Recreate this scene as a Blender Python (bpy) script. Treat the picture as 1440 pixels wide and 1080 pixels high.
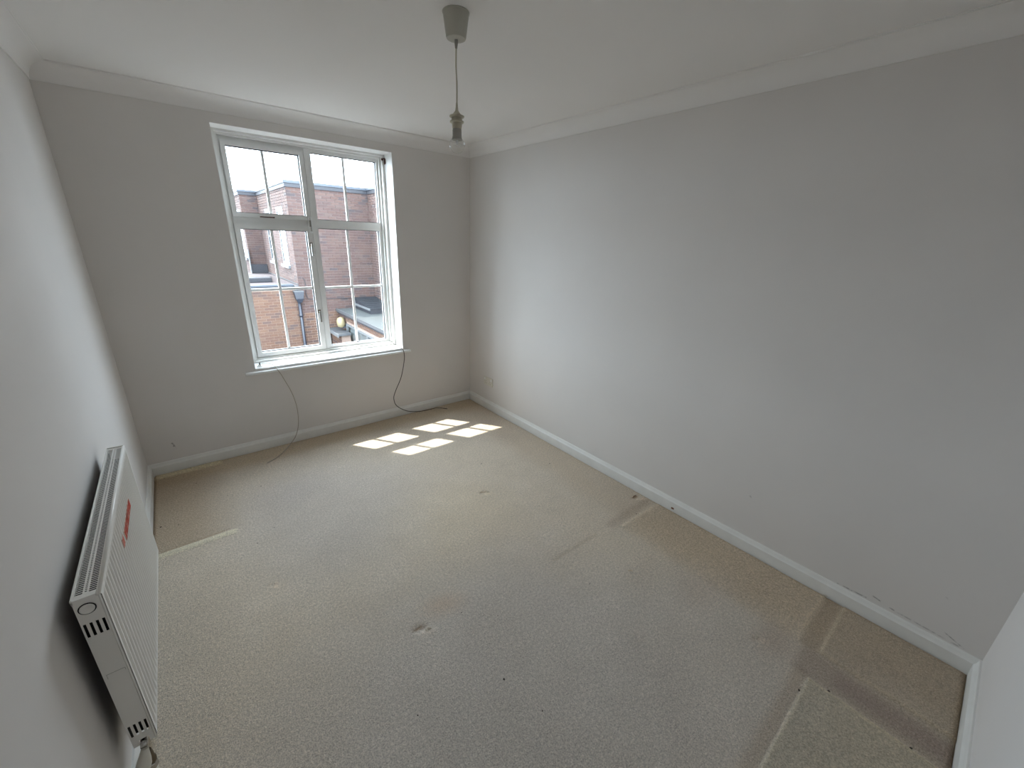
import bpy, bmesh, math, random
import numpy as np
from mathutils import Vector, Matrix, noise

random.seed(7)
for o in list(bpy.data.objects):
    bpy.data.objects.remove(o)
sc = bpy.context.scene
COL = sc.collection

# ------------------------------------------------------------------ camera
CAM = Vector((-2.2775, -3.4476, 1.6363))
RIGHT = Vector((0.7761, -0.6297, 0.0344))
UP = Vector((0.1863, 0.2811, 0.9414))
FWD = Vector((0.6024, 0.7242, -0.3355))
FPX = 568.5
cam_d = bpy.data.cameras.new('camera')
cam = bpy.data.objects.new('camera', cam_d)
COL.objects.link(cam)
m = Matrix((RIGHT, UP, -FWD)).transposed()
q_ = m.to_quaternion()
cam.matrix_world = Matrix.Translation(CAM) @ q_.to_matrix().to_4x4()
cam_d.sensor_fit = 'HORIZONTAL'
cam_d.sensor_width = 36.0
cam_d.lens = 36.0 * FPX / 1440.0
cam_d.clip_start = 0.02
cam_d.clip_end = 500
sc.camera = cam


def px(P):
    d = Vector(P) - CAM
    z = d.dot(FWD)
    if z < 0.05:
        return (-9999, -9999, z)
    return (720 + FPX * d.dot(RIGHT) / z, 540 - FPX * d.dot(UP) / z, z)


# ------------------------------------------------------------------ world, sun, exposure
SKY = 8.0
SUN = 5.8
W = bpy.data.worlds.new('world')
sc.world = W
W.use_nodes = True
nt = W.node_tree
nt.nodes.clear()
wo = nt.nodes.new('ShaderNodeOutputWorld')
bg = nt.nodes.new('ShaderNodeBackground')
tc = nt.nodes.new('ShaderNodeTexCoord')
nz = nt.nodes.new('ShaderNodeTexNoise')
nz.inputs['Scale'].default_value = 2.2
nz.inputs['Detail'].default_value = 4
cr = nt.nodes.new('ShaderNodeValToRGB')
cr.color_ramp.elements[0].position = 0.35
cr.color_ramp.elements[0].color = (0.68, 0.84, 1.0, 1)
cr.color_ramp.elements[1].position = 0.62
cr.color_ramp.elements[1].color = (0.84, 0.93, 1.0, 1)
nt.links.new(tc.outputs['Generated'], nz.inputs['Vector'])
nt.links.new(nz.outputs['Fac'], cr.inputs['Fac'])
nt.links.new(cr.outputs['Color'], bg.inputs['Color'])
bg.inputs['Strength'].default_value = SKY
nt.links.new(bg.outputs['Background'], wo.inputs['Surface'])

sd = bpy.data.lights.new('sun', 'SUN')
sd.energy = SUN
sd.angle = math.radians(0.55)
sd.color = (1.0, 0.95, 0.86)
so = bpy.data.objects.new('sun', sd)
COL.objects.link(so)
so.rotation_euler = Vector((0.35, -0.477, -1.0)).to_track_quat('-Z', 'Y').to_euler()
so.location = (-6, 9, 14)

pd = bpy.data.lights.new('window_portal', 'AREA')     # sampling portal for the sky, gives off no light itself
pd.shape = 'RECTANGLE'
pd.size = 1.3
pd.size_y = 1.7
pd.cycles.is_portal = True
po = bpy.data.objects.new('window_portal', pd)
COL.objects.link(po)
po.location = (-1.33, 0.31, 1.46)
po.rotation_euler = (math.radians(-90), 0, 0)

vs = sc.view_settings
vs.view_transform = 'Standard'
vs.look = 'None'
vs.gamma = 1.0
vs.use_curve_mapping = False
vs.exposure = 1.0
try:
    sc.cycles.max_bounces = 16
    sc.cycles.diffuse_bounces = 12
    sc.cycles.transparent_max_bounces = 16
    sc.cycles.use_denoising = True
except Exception:
    pass


# ------------------------------------------------------------------ materials
def node_mat(name):
    mt = bpy.data.materials.new(name)
    mt.use_nodes = True
    n = mt.node_tree
    b = n.nodes['Principled BSDF']
    return mt, n, b


def mat(name, col, rough=0.5, metal=0.0, var=0.06, scale=6.0, bump=0.0, bscale=80.0, spec=0.5, coord='Object'):
    mt, n, b = node_mat(name)
    tc = n.nodes.new('ShaderNodeTexCoord')
    nz = n.nodes.new('ShaderNodeTexNoise')
    nz.inputs['Scale'].default_value = scale
    nz.inputs['Detail'].default_value = 5
    n.links.new(tc.outputs[coord], nz.inputs['Vector'])
    mr = n.nodes.new('ShaderNodeMapRange')
    mr.inputs['From Min'].default_value = 0.3
    mr.inputs['From Max'].default_value = 0.7
    mr.inputs['To Min'].default_value = 1 - var
    mr.inputs['To Max'].default_value = 1 + var
    n.links.new(nz.outputs['Fac'], mr.inputs['Value'])
    vm = n.nodes.new('ShaderNodeVectorMath')
    vm.operation = 'SCALE'
    vm.inputs[0].default_value = col[:3]
    n.links.new(mr.outputs['Result'], vm.inputs['Scale'])
    n.links.new(vm.outputs['Vector'], b.inputs['Base Color'])
    b.inputs['Roughness'].default_value = rough
    b.inputs['Metallic'].default_value = metal
    b.inputs['Specular IOR Level'].default_value = spec
    if bump > 0:
        n2 = n.nodes.new('ShaderNodeTexNoise')
        n2.inputs['Scale'].default_value = bscale
        n2.inputs['Detail'].default_value = 4
        n.links.new(tc.outputs[coord], n2.inputs['Vector'])
        bp = n.nodes.new('ShaderNodeBump')
        bp.inputs['Strength'].default_value = bump
        bp.inputs['Distance'].default_value = 0.002
        n.links.new(n2.outputs['Fac'], bp.inputs['Height'])
        n.links.new(bp.outputs['Normal'], b.inputs['Normal'])
    return mt


def add_scuffs(mt, segs):
    """dark thin wall scuffs: list of (a, b, width, strength) in object coordinates"""
    n = mt.node_tree
    b = n.nodes['Principled BSDF']
    src = b.inputs['Base Color'].links[0].from_socket
    tc = n.nodes.new('ShaderNodeTexCoord')
    nz = n.nodes.new('ShaderNodeTexNoise')
    nz.inputs['Scale'].default_value = 45
    nz.inputs['Detail'].default_value = 3
    n.links.new(tc.outputs['Object'], nz.inputs['Vector'])
    acc = None
    for a, c, wd, st in segs:
        a = Vector(a)
        c = Vector(c)
        d = c - a
        sub = n.nodes.new('ShaderNodeVectorMath')
        sub.operation = 'SUBTRACT'
        n.links.new(tc.outputs['Object'], sub.inputs[0])
        sub.inputs[1].default_value = a
        dt = n.nodes.new('ShaderNodeVectorMath')
        dt.operation = 'DOT_PRODUCT'
        n.links.new(sub.outputs[0], dt.inputs[0])
        dt.inputs[1].default_value = d / d.length_squared
        cl = n.nodes.new('ShaderNodeClamp')
        n.links.new(dt.outputs['Value'], cl.inputs['Value'])
        sc_ = n.nodes.new('ShaderNodeVectorMath')
        sc_.operation = 'SCALE'
        sc_.inputs[0].default_value = d
        n.links.new(cl.outputs[0], sc_.inputs['Scale'])
        ds = n.nodes.new('ShaderNodeVectorMath')
        ds.operation = 'DISTANCE'
        n.links.new(sub.outputs[0], ds.inputs[0])
        n.links.new(sc_.outputs[0], ds.inputs[1])
        mr = n.nodes.new('ShaderNodeMapRange')
        mr.inputs['From Min'].default_value = 0
        mr.inputs['From Max'].default_value = wd
        mr.inputs['To Min'].default_value = st
        mr.inputs['To Max'].default_value = 0
        n.links.new(ds.outputs['Value'], mr.inputs['Value'])
        if acc is None:
            acc = mr.outputs[0]
        else:
            mx = n.nodes.new('ShaderNodeMath')
            mx.operation = 'MAXIMUM'
            n.links.new(acc, mx.inputs[0])
            n.links.new(mr.outputs[0], mx.inputs[1])
            acc = mx.outputs[0]
    mul = n.nodes.new('ShaderNodeMath')
    mul.operation = 'MULTIPLY'
    mul.use_clamp = True
    r2 = n.nodes.new('ShaderNodeMapRange')
    r2.inputs['From Min'].default_value = 0.42
    r2.inputs['From Max'].default_value = 0.6
    n.links.new(nz.outputs['Fac'], r2.inputs['Value'])
    n.links.new(acc, mul.inputs[0])
    n.links.new(r2.outputs[0], mul.inputs[1])
    mix = n.nodes.new('ShaderNodeMix')
    mix.data_type = 'RGBA'
    n.links.new(mul.outputs[0], mix.inputs[0])
    n.links.new(src, mix.inputs[6])
    mix.inputs[7].default_value = (0.09, 0.085, 0.09, 1)
    n.links.new(mix.outputs[2], b.inputs['Base Color'])


M = {}
WALLC = (0.685, 0.660, 0.640)
for s_ in ('left', 'right', 'back', 'front'):
    M['wall_' + s_] = mat('wall_paint_' + s_, WALLC, 0.75, var=0.02, scale=2.0, bump=0.12, bscale=120, spec=0.3)
M['ceil'] = mat('ceiling_paint', (0.80, 0.785, 0.77), 0.8, var=0.012, scale=1.5, bump=0.1, bscale=60, spec=0.2)
M['cove'] = mat('coving_paint', (0.79, 0.775, 0.76), 0.6, var=0.012, scale=3, spec=0.3)
M['gloss'] = mat('white_gloss_paint', (0.74, 0.74, 0.72), 0.38, var=0.03, scale=14, bump=0.05, bscale=40)
M['sillpaint'] = mat('sill_paint', (0.80, 0.81, 0.81), 0.30, var=0.02, scale=9)
M['upvc'] = mat('window_frame_white', (0.70, 0.70, 0.69), 0.35, var=0.02, scale=9)
M['muntin'] = mat('glazing_bar_white', (0.78, 0.79, 0.80), 0.35, var=0.01)
M['gasket'] = mat('black_gasket', (0.03, 0.03, 0.035), 0.6)
M['reveal'] = mat('reveal_paint', (0.78, 0.78, 0.77), 0.5, var=0.02, scale=5)
M['rad'] = mat('radiator_enamel', (0.77, 0.755, 0.72), 0.35, var=0.015, scale=4)
M['radin'] = mat('radiator_inner_shade', (0.014, 0.013, 0.012), 0.9)  # near-black colour stands in for the shade inside the radiator
M['plastic'] = mat('white_plastic', (0.66, 0.64, 0.57), 0.45, var=0.02)
M['rose'] = mat('aged_white_plastic', (0.44, 0.43, 0.375), 0.5, var=0.02)
M['cream'] = mat('aged_cream_plastic', (0.50, 0.47, 0.37), 0.5, var=0.05, scale=20)
M['greyplastic'] = mat('grey_plastic', (0.33, 0.32, 0.29), 0.5)
M['chrome'] = mat('chrome', (0.55, 0.54, 0.52), 0.22, metal=1.0)
M['brass'] = mat('tarnished_brass', (0.20, 0.16, 0.11), 0.35, metal=0.9)
M['rust'] = mat('rusty_iron', (0.075, 0.035, 0.028), 0.8, var=0.3, scale=60)
M['blackcable'] = mat('black_cable', (0.016, 0.015, 0.014), 0.45)
M['whitecable'] = mat('white_cable', (0.40, 0.36, 0.30), 0.5)
M['dark'] = mat('dark_slot', (0.012, 0.012, 0.012), 0.8)
M['red'] = mat('red_print', (0.62, 0.075, 0.04), 0.5, var=0.2, scale=60)
M['pinktape'] = mat('faded_pink_tape', (0.66, 0.42, 0.34), 0.5, var=0.1, scale=40)
M['crumb'] = mat('dark_crumb', (0.045, 0.035, 0.028), 0.9, var=0.3, scale=300)
M['wood'] = mat('splinter_wood', (0.20, 0.09, 0.045), 0.8, var=0.2, scale=90)
M['carpetback'] = mat('carpet_backing', (0.62, 0.50, 0.34), 0.9, var=0.15, scale=60)
M['tuft'] = mat('loose_carpet_fibre', (0.62, 0.56, 0.46), 0.95, var=0.1, scale=100)
M['mortar'] = mat('mortar', (0.20, 0.145, 0.118), 0.9, var=0.12, scale=3)
BR = [(0.056, 0.031, 0.027), (0.063, 0.037, 0.032), (0.051, 0.030, 0.027), (0.068, 0.040, 0.033),
      (0.042, 0.028, 0.028), (0.060, 0.033, 0.027), (0.036, 0.027, 0.028), (0.066, 0.043, 0.037),  # greyer set: lens haze over the tall building mixed into the colour
      (0.072, 0.036, 0.024), (0.080, 0.042, 0.027), (0.065, 0.034, 0.024), (0.088, 0.047, 0.029),
      (0.054, 0.031, 0.025), (0.077, 0.038, 0.023), (0.046, 0.029, 0.026), (0.084, 0.049, 0.033)]
for i, c in enumerate(BR):
    M['brick%d' % i] = mat('red_brick_%d' % i, c, 0.9, var=0.14, scale=14)
M['mortarA'] = mat('hazed_mortar', (0.150, 0.118, 0.112), 0.9, var=0.12, scale=3)  # mortar greyed by the same haze, put into its colour
M['coping'] = mat('grey_metal_coping', (0.036, 0.044, 0.058), 0.5, var=0.06)
M['soffit'] = mat('dark_soffit', (0.016, 0.017, 0.023), 0.6)
M['felt'] = mat('pinkish_roof_felt', (0.046, 0.037, 0.041), 0.9, var=0.15, scale=2)
M['greyfelt'] = mat('grey_roof_felt', (0.036, 0.041, 0.042), 0.9, var=0.10, scale=2)
M['slate'] = mat('dark_blue_slate', (0.012, 0.015, 0.020), 0.6, var=0.18, scale=6)
M['extwhite'] = mat('exterior_white_paint', (0.095, 0.100, 0.105), 0.5, var=0.04)
M['lead'] = mat('lead_flashing', (0.050, 0.053, 0.058), 0.5, var=0.08)
M['bluepipe'] = mat('dark_blue_pipe', (0.011, 0.014, 0.023), 0.4, var=0.08)
M['curtain'] = mat('grey_curtain', (0.120, 0.130, 0.135), 0.8, var=0.15, scale=9)
M['darkpane'] = mat('dark_interior', (0.012, 0.014, 0.016), 0.5)
M['globe'] = mat('cream_lamp_cover', (0.200, 0.165, 0.095), 0.3, var=0.05)
M['ground'] = mat('tarmac', (0.030, 0.028, 0.027), 0.9, var=0.12, scale=1)
M['extbrick'] = mat('own_outer_wall', (0.080, 0.037, 0.025), 0.9, var=0.12, scale=3)


def glass_mat(name, tint=(0.97, 0.985, 0.98), gl=0.06, rough=0.0):
    mt = bpy.data.materials.new(name)
    mt.use_nodes = True
    n = mt.node_tree
    n.nodes.clear()
    out = n.nodes.new('ShaderNodeOutputMaterial')
    tr = n.nodes.new('ShaderNodeBsdfTransparent')
    tr.inputs['Color'].default_value = (*tint, 1)
    g = n.nodes.new('ShaderNodeBsdfGlossy')
    g.inputs['Roughness'].default_value = rough
    lw = n.nodes.new('ShaderNodeLayerWeight')
    lw.inputs['Blend'].default_value = 0.5
    pw = n.nodes.new('ShaderNodeMath')
    pw.operation = 'POWER'
    pw.inputs[1].default_value = 4.0
    n.links.new(lw.outputs['Facing'], pw.inputs[0])
    fr = n.nodes.new('ShaderNodeMath')
    fr.operation = 'MULTIPLY_ADD'
    fr.inputs[1].default_value = gl
    fr.inputs[2].default_value = 0.045
    fr.use_clamp = True
    n.links.new(pw.outputs[0], fr.inputs[0])
    mx = n.nodes.new('ShaderNodeMixShader')
    n.links.new(fr.outputs[0], mx.inputs['Fac'])
    n.links.new(tr.outputs[0], mx.inputs[1])
    n.links.new(g.outputs[0], mx.inputs[2])
    n.links.new(mx.outputs[0], out.inputs['Surface'])
    return mt


M['glass'] = glass_mat('window_glass', gl=0.6)
M['bulbglass'] = glass_mat('bulb_glass', (0.97, 0.975, 0.97), gl=0.8)


def carpet_mat():
    mt, n, b = node_mat('beige_carpet')
    tc = n.nodes.new('ShaderNodeTexCoord')
    at = n.nodes.new('ShaderNodeAttribute')
    at.attribute_name = 'Col'

    def nz(scale, detail=3, rough=0.5):
        x = n.nodes.new('ShaderNodeTexNoise')
        x.inputs['Scale'].default_value = scale
        x.inputs['Detail'].default_value = detail
        x.inputs['Roughness'].default_value = rough
        n.links.new(tc.outputs['Object'], x.inputs['Vector'])
        return x

    def mr(src, a, b_, c, d):
        x = n.nodes.new('ShaderNodeMapRange')
        x.inputs['From Min'].default_value = a
        x.inputs['From Max'].default_value = b_
        x.inputs['To Min'].default_value = c
        x.inputs['To Max'].default_value = d
        n.links.new(src, x.inputs['Value'])
        return x.outputs[0]

    def mul(a, b_):
        x = n.nodes.new('ShaderNodeMath')
        x.operation = 'MULTIPLY'
        n.links.new(a, x.inputs[0])
        n.links.new(b_, x.inputs[1])
        return x.outputs[0]

    pile = nz(190, 3, 0.7)
    clump = nz(85, 3)
    mid = nz(9, 4, 0.6)
    v = mul(mr(pile.outputs['Fac'], 0.3, 0.7, 0.66, 1.34), mr(clump.outputs['Fac'], 0.3, 0.7, 0.86, 1.14))
    v = mul(v, mr(mid.outputs['Fac'], 0.3, 0.7, 0.97, 1.03))
    vm = n.nodes.new('ShaderNodeVectorMath')
    vm.operation = 'SCALE'
    n.links.new(at.outputs['Color'], vm.inputs[0])
    n.links.new(v, vm.inputs['Scale'])
    n.links.new(vm.outputs[0], b.inputs['Base Color'])
    b.inputs['Roughness'].default_value = 0.95
    b.inputs['Specular IOR Level'].default_value = 0.1
    b.inputs['Sheen Weight'].default_value = 0.15
    b.inputs['Sheen Roughness'].default_value = 0.6
    bp = n.nodes.new('ShaderNodeBump')
    bp.inputs['Strength'].default_value = 1.0
    bp.inputs['Distance'].default_value = 0.006
    n.links.new(pile.outputs['Fac'], bp.inputs['Height'])
    bp2 = n.nodes.new('ShaderNodeBump')
    bp2.inputs['Strength'].default_value = 0.6
    bp2.inputs['Distance'].default_value = 0.006
    n.links.new(clump.outputs['Fac'], bp2.inputs['Height'])
    n.links.new(bp2.outputs['Normal'], bp.inputs['Normal'])
    n.links.new(bp.outputs['Normal'], b.inputs['Normal'])
    return mt


M['carpet'] = carpet_mat()


# ------------------------------------------------------------------ object helpers
def tag(o, label=None, cat=None, group=None, kind=None):
    if label:
        o['label'] = label
    if cat:
        o['category'] = cat
    if group:
        o['group'] = group
    if kind:
        o['kind'] = kind
    return o


def parent_to(o, p):
    if p is None:
        return
    o.parent = p
    root = p
    off = Vector((0, 0, 0))
    while root is not None:
        off += root.location
        root = root.parent
    # all empties/meshes are unrotated: keep world coordinates of the child's mesh
    o.location = o.location - off


def link(name, me, mats, parent=None, smooth=False, loc=(0, 0, 0)):
    o = bpy.data.objects.new(name, me)
    COL.objects.link(o)
    if not isinstance(mats, (list, tuple)):
        mats = [mats]
    if len(me.materials) == 0:
        for x in mats:
            me.materials.append(x)
    if smooth:
        for p in me.polygons:
            p.use_smooth = True
    o.location = loc
    parent_to(o, parent)
    return o


def empty(name, loc, label, cat, group=None, kind=None):
    o = bpy.data.objects.new(name, None)
    o.empty_display_size = 0.05
    COL.objects.link(o)
    o.location = loc
    return tag(o, label, cat, group, kind)


class MB:
    """collects shapes into one mesh, built around its own centre"""

    def __init__(self):
        self.bm = bmesh.new()

    def box(self, x0, x1, y0, y1, z0, z1, bevel=0.0, mi=0):
        vs = [self.bm.verts.new(p) for p in ((x0, y0, z0), (x1, y0, z0), (x1, y1, z0), (x0, y1, z0),
                                             (x0, y0, z1), (x1, y0, z1), (x1, y1, z1), (x0, y1, z1))]
        fs = [self.bm.faces.new([vs[i] for i in f]) for f in
              ((0, 3, 2, 1), (4, 5, 6, 7), (0, 1, 5, 4), (1, 2, 6, 5), (2, 3, 7, 6), (3, 0, 4, 7))]
        for f in fs:
            f.material_index = mi
        if bevel > 0:
            es = set()
            for f in fs:
                es.update(f.edges)
            bmesh.ops.bevel(self.bm, geom=list(es), offset=bevel, segments=2, affect='EDGES', profile=0.6)
        return self

    def prism(self, prof, path_a, path_b, u, v):
        """extrude 2-D profile (list of (a,b)) along straight line from path_a to path_b with axes u, v"""
        A = [self.bm.verts.new(Vector(path_a) + Vector(u) * a + Vector(v) * b) for a, b in prof]
        B = [self.bm.verts.new(Vector(path_b) + Vector(u) * a + Vector(v) * b) for a, b in prof]
        n = len(prof)
        for i in range(n):
            j = (i + 1) % n
            self.bm.faces.new((A[i], A[j], B[j], B[i]))
        self.bm.faces.new(A[::-1])
        self.bm.faces.new(B)
        return self

    def lathe(self, prof, c, axis='z', seg=32, cap=True):
        """prof: list of (r, h)"""
        rings = []
        for r, h in prof:
            ring = []
            for k in range(seg):
                a = 2 * math.pi * k / seg
                if axis == 'z':
                    p = (c[0] + r * math.cos(a), c[1] + r * math.sin(a), c[2] + h)
                elif axis == 'y':
                    p = (c[0] + r * math.cos(a), c[1] + h, c[2] + r * math.sin(a))
                else:
                    p = (c[0] + h, c[1] + r * math.cos(a), c[2] + r * math.sin(a))
                ring.append(self.bm.verts.new(p))
            rings.append(ring)
        for i in range(len(rings) - 1):
            for k in range(seg):
                j = (k + 1) % seg
                self.bm.faces.new((rings[i][k], rings[i][j], rings[i + 1][j], rings[i + 1][k]))
        if cap:
            self.bm.faces.new(rings[0][::-1])
            self.bm.faces.new(rings[-1])
        return self

    def tube(self, pts, r, seg=8, rs=None):
        pts = [Vector(p) for p in pts]
        rings = []
        prev = None
        for i, p in enumerate(pts):
            t = (pts[min(i + 1, len(pts) - 1)] - pts[max(i - 1, 0)]).normalized()
            if prev is None:
                a = Vector((0, 0, 1)) if abs(t.z) < 0.9 else Vector((1, 0, 0))
                n1 = t.cross(a).normalized()
            else:
                n1 = (prev - t * prev.dot(t)).normalized()
            prev = n1
            n2 = t.cross(n1)
            rr = rs[i] if rs else r
            rings.append([self.bm.verts.new(p + n1 * rr * math.cos(2 * math.pi * k / seg) +
                                            n2 * rr * math.sin(2 * math.pi * k / seg)) for k in range(seg)])
        for i in range(len(rings) - 1):
            for k in range(seg):
                j = (k + 1) % seg
                self.bm.faces.new((rings[i][k], rings[i][j], rings[i + 1][j], rings[i + 1][k]))
        self.bm.faces.new(rings[0][::-1])
        self.bm.faces.new(rings[-1])
        return self

    def quad(self, a, b, c, d):
        self.bm.faces.new([self.bm.verts.new(p) for p in (a, b, c, d)])
        return self

    def build(self, name, mats, parent=None, smooth=False, auto=False):
        bmesh.ops.recalc_face_normals(self.bm, faces=self.bm.faces)
        zs = [v.co.copy() for v in self.bm.verts]
        lo = Vector((min(v.x for v in zs), min(v.y for v in zs), min(v.z for v in zs)))
        hi = Vector((max(v.x for v in zs), max(v.y for v in zs), max(v.z for v in zs)))
        c = Vector(((lo.x + hi.x) / 2, (lo.y + hi.y) / 2, lo.z))
        for v in self.bm.verts:
            v.co -= c
        me = bpy.data.meshes.new(name)
        self.bm.to_mesh(me)
        self.bm.free()
        if auto:
            for p in me.polygons:
                p.use_smooth = True
            me.set_sharp_from_angle(angle=math.radians(35))
        return link(name, me, mats, parent, smooth, c)


def spline(pts, n=8):
    """Catmull-Rom through the points"""
    P = [Vector(p) for p in pts]
    P = [P[0] * 2 - P[1]] + P + [P[-1] * 2 - P[-2]]
    out = []
    for i in range(1, len(P) - 2):
        for k in range(n):
            t = k / n
            a, b, c, d = P[i - 1], P[i], P[i + 1], P[i + 2]
            out.append(0.5 * ((2 * b) + (c - a) * t + (2 * a - 5 * b + 4 * c - d) * t * t + (3 * b - a - 3 * c + d) * t ** 3))
    out.append(P[-2])
    return out


def plate(mb, us, vs, holes, tofn, th):
    """flat plate in (u,v) with rectangular holes; tofn(u, v, t) -> point; t 0..th"""
    us = sorted(set(round(x, 6) for x in us))
    vs = sorted(set(round(x, 6) for x in vs))
    cache = {}

    def V(i, j, k):
        key = (i, j, k)
        if key not in cache:
            cache[key] = mb.bm.verts.new(tofn(us[i], vs[j], th * k))
        return cache[key]

    nu, nv = len(us) - 1, len(vs) - 1
    solid = [[True] * nv for _ in range(nu)]
    for (a, b, c, d) in holes:
        for i in range(nu):
            um = (us[i] + us[i + 1]) / 2
            if a < um < b:
                for j in range(nv):
                    vm = (vs[j] + vs[j + 1]) / 2
                    if c < vm < d:
                        solid[i][j] = False
    for i in range(nu):
        for j in range(nv):
            if not solid[i][j]:
                continue
            for k in (0, 1):
                mb.bm.faces.new((V(i, j, k), V(i + 1, j, k), V(i + 1, j + 1, k), V(i, j + 1, k)))
            if i == 0 or not solid[i - 1][j]:
                mb.bm.faces.new((V(i, j, 0), V(i, j + 1, 0), V(i, j + 1, 1), V(i, j, 1)))
            if i == nu - 1 or not solid[i + 1][j]:
                mb.bm.faces.new((V(i + 1, j, 0), V(i + 1, j + 1, 0), V(i + 1, j + 1, 1), V(i + 1, j, 1)))
            if j == 0 or not solid[i][j - 1]:
                mb.bm.faces.new((V(i, j, 0), V(i + 1, j, 0), V(i + 1, j, 1), V(i, j, 1)))
            if j == nv - 1 or not solid[i][j + 1]:
                mb.bm.faces.new((V(i, j + 1, 0), V(i + 1, j + 1, 0), V(i + 1, j + 1, 1), V(i, j + 1, 1)))


# ------------------------------------------------------------------ room shell
RW, RL, RH = 2.6541, 3.7799, 2.4
OX0, OX1, OZ0, OZ1 = -1.923, -0.742, 0.640, 2.258      # window opening
WT = 0.285                                             # outer wall thickness
CV = 0.083                                             # coving size
SK, ST = 0.0825, 0.018                                 # skirting height, thickness


def wall_plate(name, us, vs, holes, fn, th, mt):
    mb = MB()
    plate(mb, us, vs, holes, fn, th)
    o = mb.build(name, mt)
    tag(o, kind='structure')
    return o


wb = MB()
plate(wb, [-RW - 0.15, OX0, OX1, 0.15], [-0.1, OZ0, OZ1, RH + 0.12], [(OX0, OX1, OZ0, OZ1)],
      lambda u, v, t: (u, t, v), WT)
wbo = wb.build('wall_back', [M['wall_back'], M['reveal'], M['extbrick']])
for p in wbo.data.polygons:
    c = p.center + wbo.location
    if OX0 - 0.01 < c.x < OX1 + 0.01 and OZ0 - 0.01 < c.z < OZ1 + 0.01 and 0.01 < c.y < WT - 0.01:
        p.material_index = 1
    elif c.y > WT - 0.001:
        p.material_index = 2
tag(wbo, 'back wall painted warm light grey, holding the window', kind='structure')
wl = MB().box(-RW - 0.15, -RW, -RL - 0.15, 0.0, -0.1, RH + 0.12).build('wall_left', M['wall_left'])
tag(wl, 'left wall painted warm light grey, carrying the radiator', kind='structure')
wr = MB().box(0.0, 0.15, -RL - 0.15, 0.0, -0.1, RH + 0.12).build('wall_right', M['wall_right'])
tag(wr, 'right wall painted warm light grey with scuffs low down near the corner', kind='structure')
wf = MB().box(-RW, 0.0, -RL - 0.15, -RL, -0.1, RH + 0.12).build('wall_front', M['wall_front'])
tag(wf, 'near wall painted pale grey, seen at the lower right edge', kind='structure')
ce = MB().box(-RW, 0.0, -RL, 0.0, RH, RH + 0.12).build('ceiling', M['ceil'])
tag(ce, 'plain white painted ceiling', kind='structure')


def lc(o, p):
    return Vector(p) - o.location


def scuff(o, key, segs):
    add_scuffs(M[key], [(lc(o, a), lc(o, b), w, s) for a, b, w, s in segs])


scuff(wbo, 'wall_back', [((-2.497, 0, 0.205), (-2.489, 0, 0.165), 0.010, 1.0)])
scuff(wr, 'wall_right', [((0, -3.29, 0.088), (0, -3.40, 0.092), 0.005, 0.7), ((0, -3.42, 0.118), (0, -3.50, 0.100), 0.005, 0.9),
                         ((0, -3.50, 0.100), (0, -3.72, 0.090), 0.005, 0.45), ((0, -3.65, 0.125), (0, -3.73, 0.090), 0.004, 0.7),
                         ((0, -2.826, 0.333), (0, -2.83, 0.330), 0.006, 0.8), ((0, -3.62, 0.28), (0, -3.623, 0.276), 0.006, 0.6)])

# ---- carpet floor: real relief (imprints of furniture, dents) and colours for wear, stains and one shade band
CARP = np.array((0.645, 0.560, 0.452))
GREY = np.array((0.575, 0.522, 0.465))
xs = sorted(set([round(-RW + i * RW / 230, 4) for i in range(231)] +
                [-RW + ST + d for d in (0.001, 0.006, 0.012)] + [-ST - d for d in (0.001, 0.006, 0.012)] +
                [-0.42, -0.412, -0.405, -0.400, -0.395, -0.57, -0.562, -0.575, -0.580, -0.585]))
ys = sorted(set([round(-RL + i * RL / 330, 4) for i in range(331)] +
                [-RL + ST + d for d in (0.001, 0.006, 0.012)] + [-ST - d for d in (0.001, 0.006, 0.012)] +
                [-3.34, -3.343, -3.349, -3.346, -3.266, -3.258, -3.352, -3.358]))


def sm(x, a, b):
    t = np.clip((x - a) / (b - a), 0, 1)
    return t * t * (3 - 2 * t)


X, Y = np.meshgrid(np.array(xs), np.array(ys), indexing='ij')


def fbm(sx, ox, oct_=3):
    out = np.zeros_like(X)
    for i in range(X.shape[0]):
        for j in range(X.shape[1]):
            out[i, j] = noise.fractal((X[i, j] * sx + ox, Y[i, j] * sx + ox * 0.7, 0.3 * ox), 0.6, 2.0, oct_)
    return out


n1 = fbm(0.9, 3.1)
n2 = fbm(3.5, 9.4)
Z = 0.0012 * n2


def rectmask(x0, x1, y0, y1, s=0.012):
    return sm(X, x0 - s, x0 + s) * (1 - sm(X, x1 - s, x1 + s)) * sm(Y, y0 - s, y0 + s) * (1 - sm(Y, y1 - s, y1 + s))


def segmask(a, b, w, soft=0.5):
    ax, ay = a
    bx, by = b
    dx, dy = bx - ax, by - ay
    L2 = dx * dx + dy * dy + 1e-9
    t = np.clip(((X - ax) * dx + (Y - ay) * dy) / L2, 0, 1)
    d = np.hypot(X - ax - t * dx, Y - ay - t * dy)
    return 1 - sm(d, w * (1 - soft), w)


col = CARP[None, None, :] * np.ones((*X.shape, 1))


def blend(mask, c, k=1.0):
    global col
    mk = np.clip(mask * k, 0, 1)[..., None]
    col = col * (1 - mk) + np.array(c)[None, None, :] * mk


def mulc(mask, c):
    global col
    mk = np.clip(mask, 0, 1)[..., None]
    col = col * (1 - mk + mk * np.array(c)[None, None, :])


def blob(cx, cy, rx, ry, rot=0.0, hard=0.3):
    c, s = math.cos(rot), math.sin(rot)
    u = (X - cx) * c + (Y - cy) * s
    v = -(X - cx) * s + (Y - cy) * c
    return 1 - sm(np.hypot(u / rx, v / ry), hard, 1.0)


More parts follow.
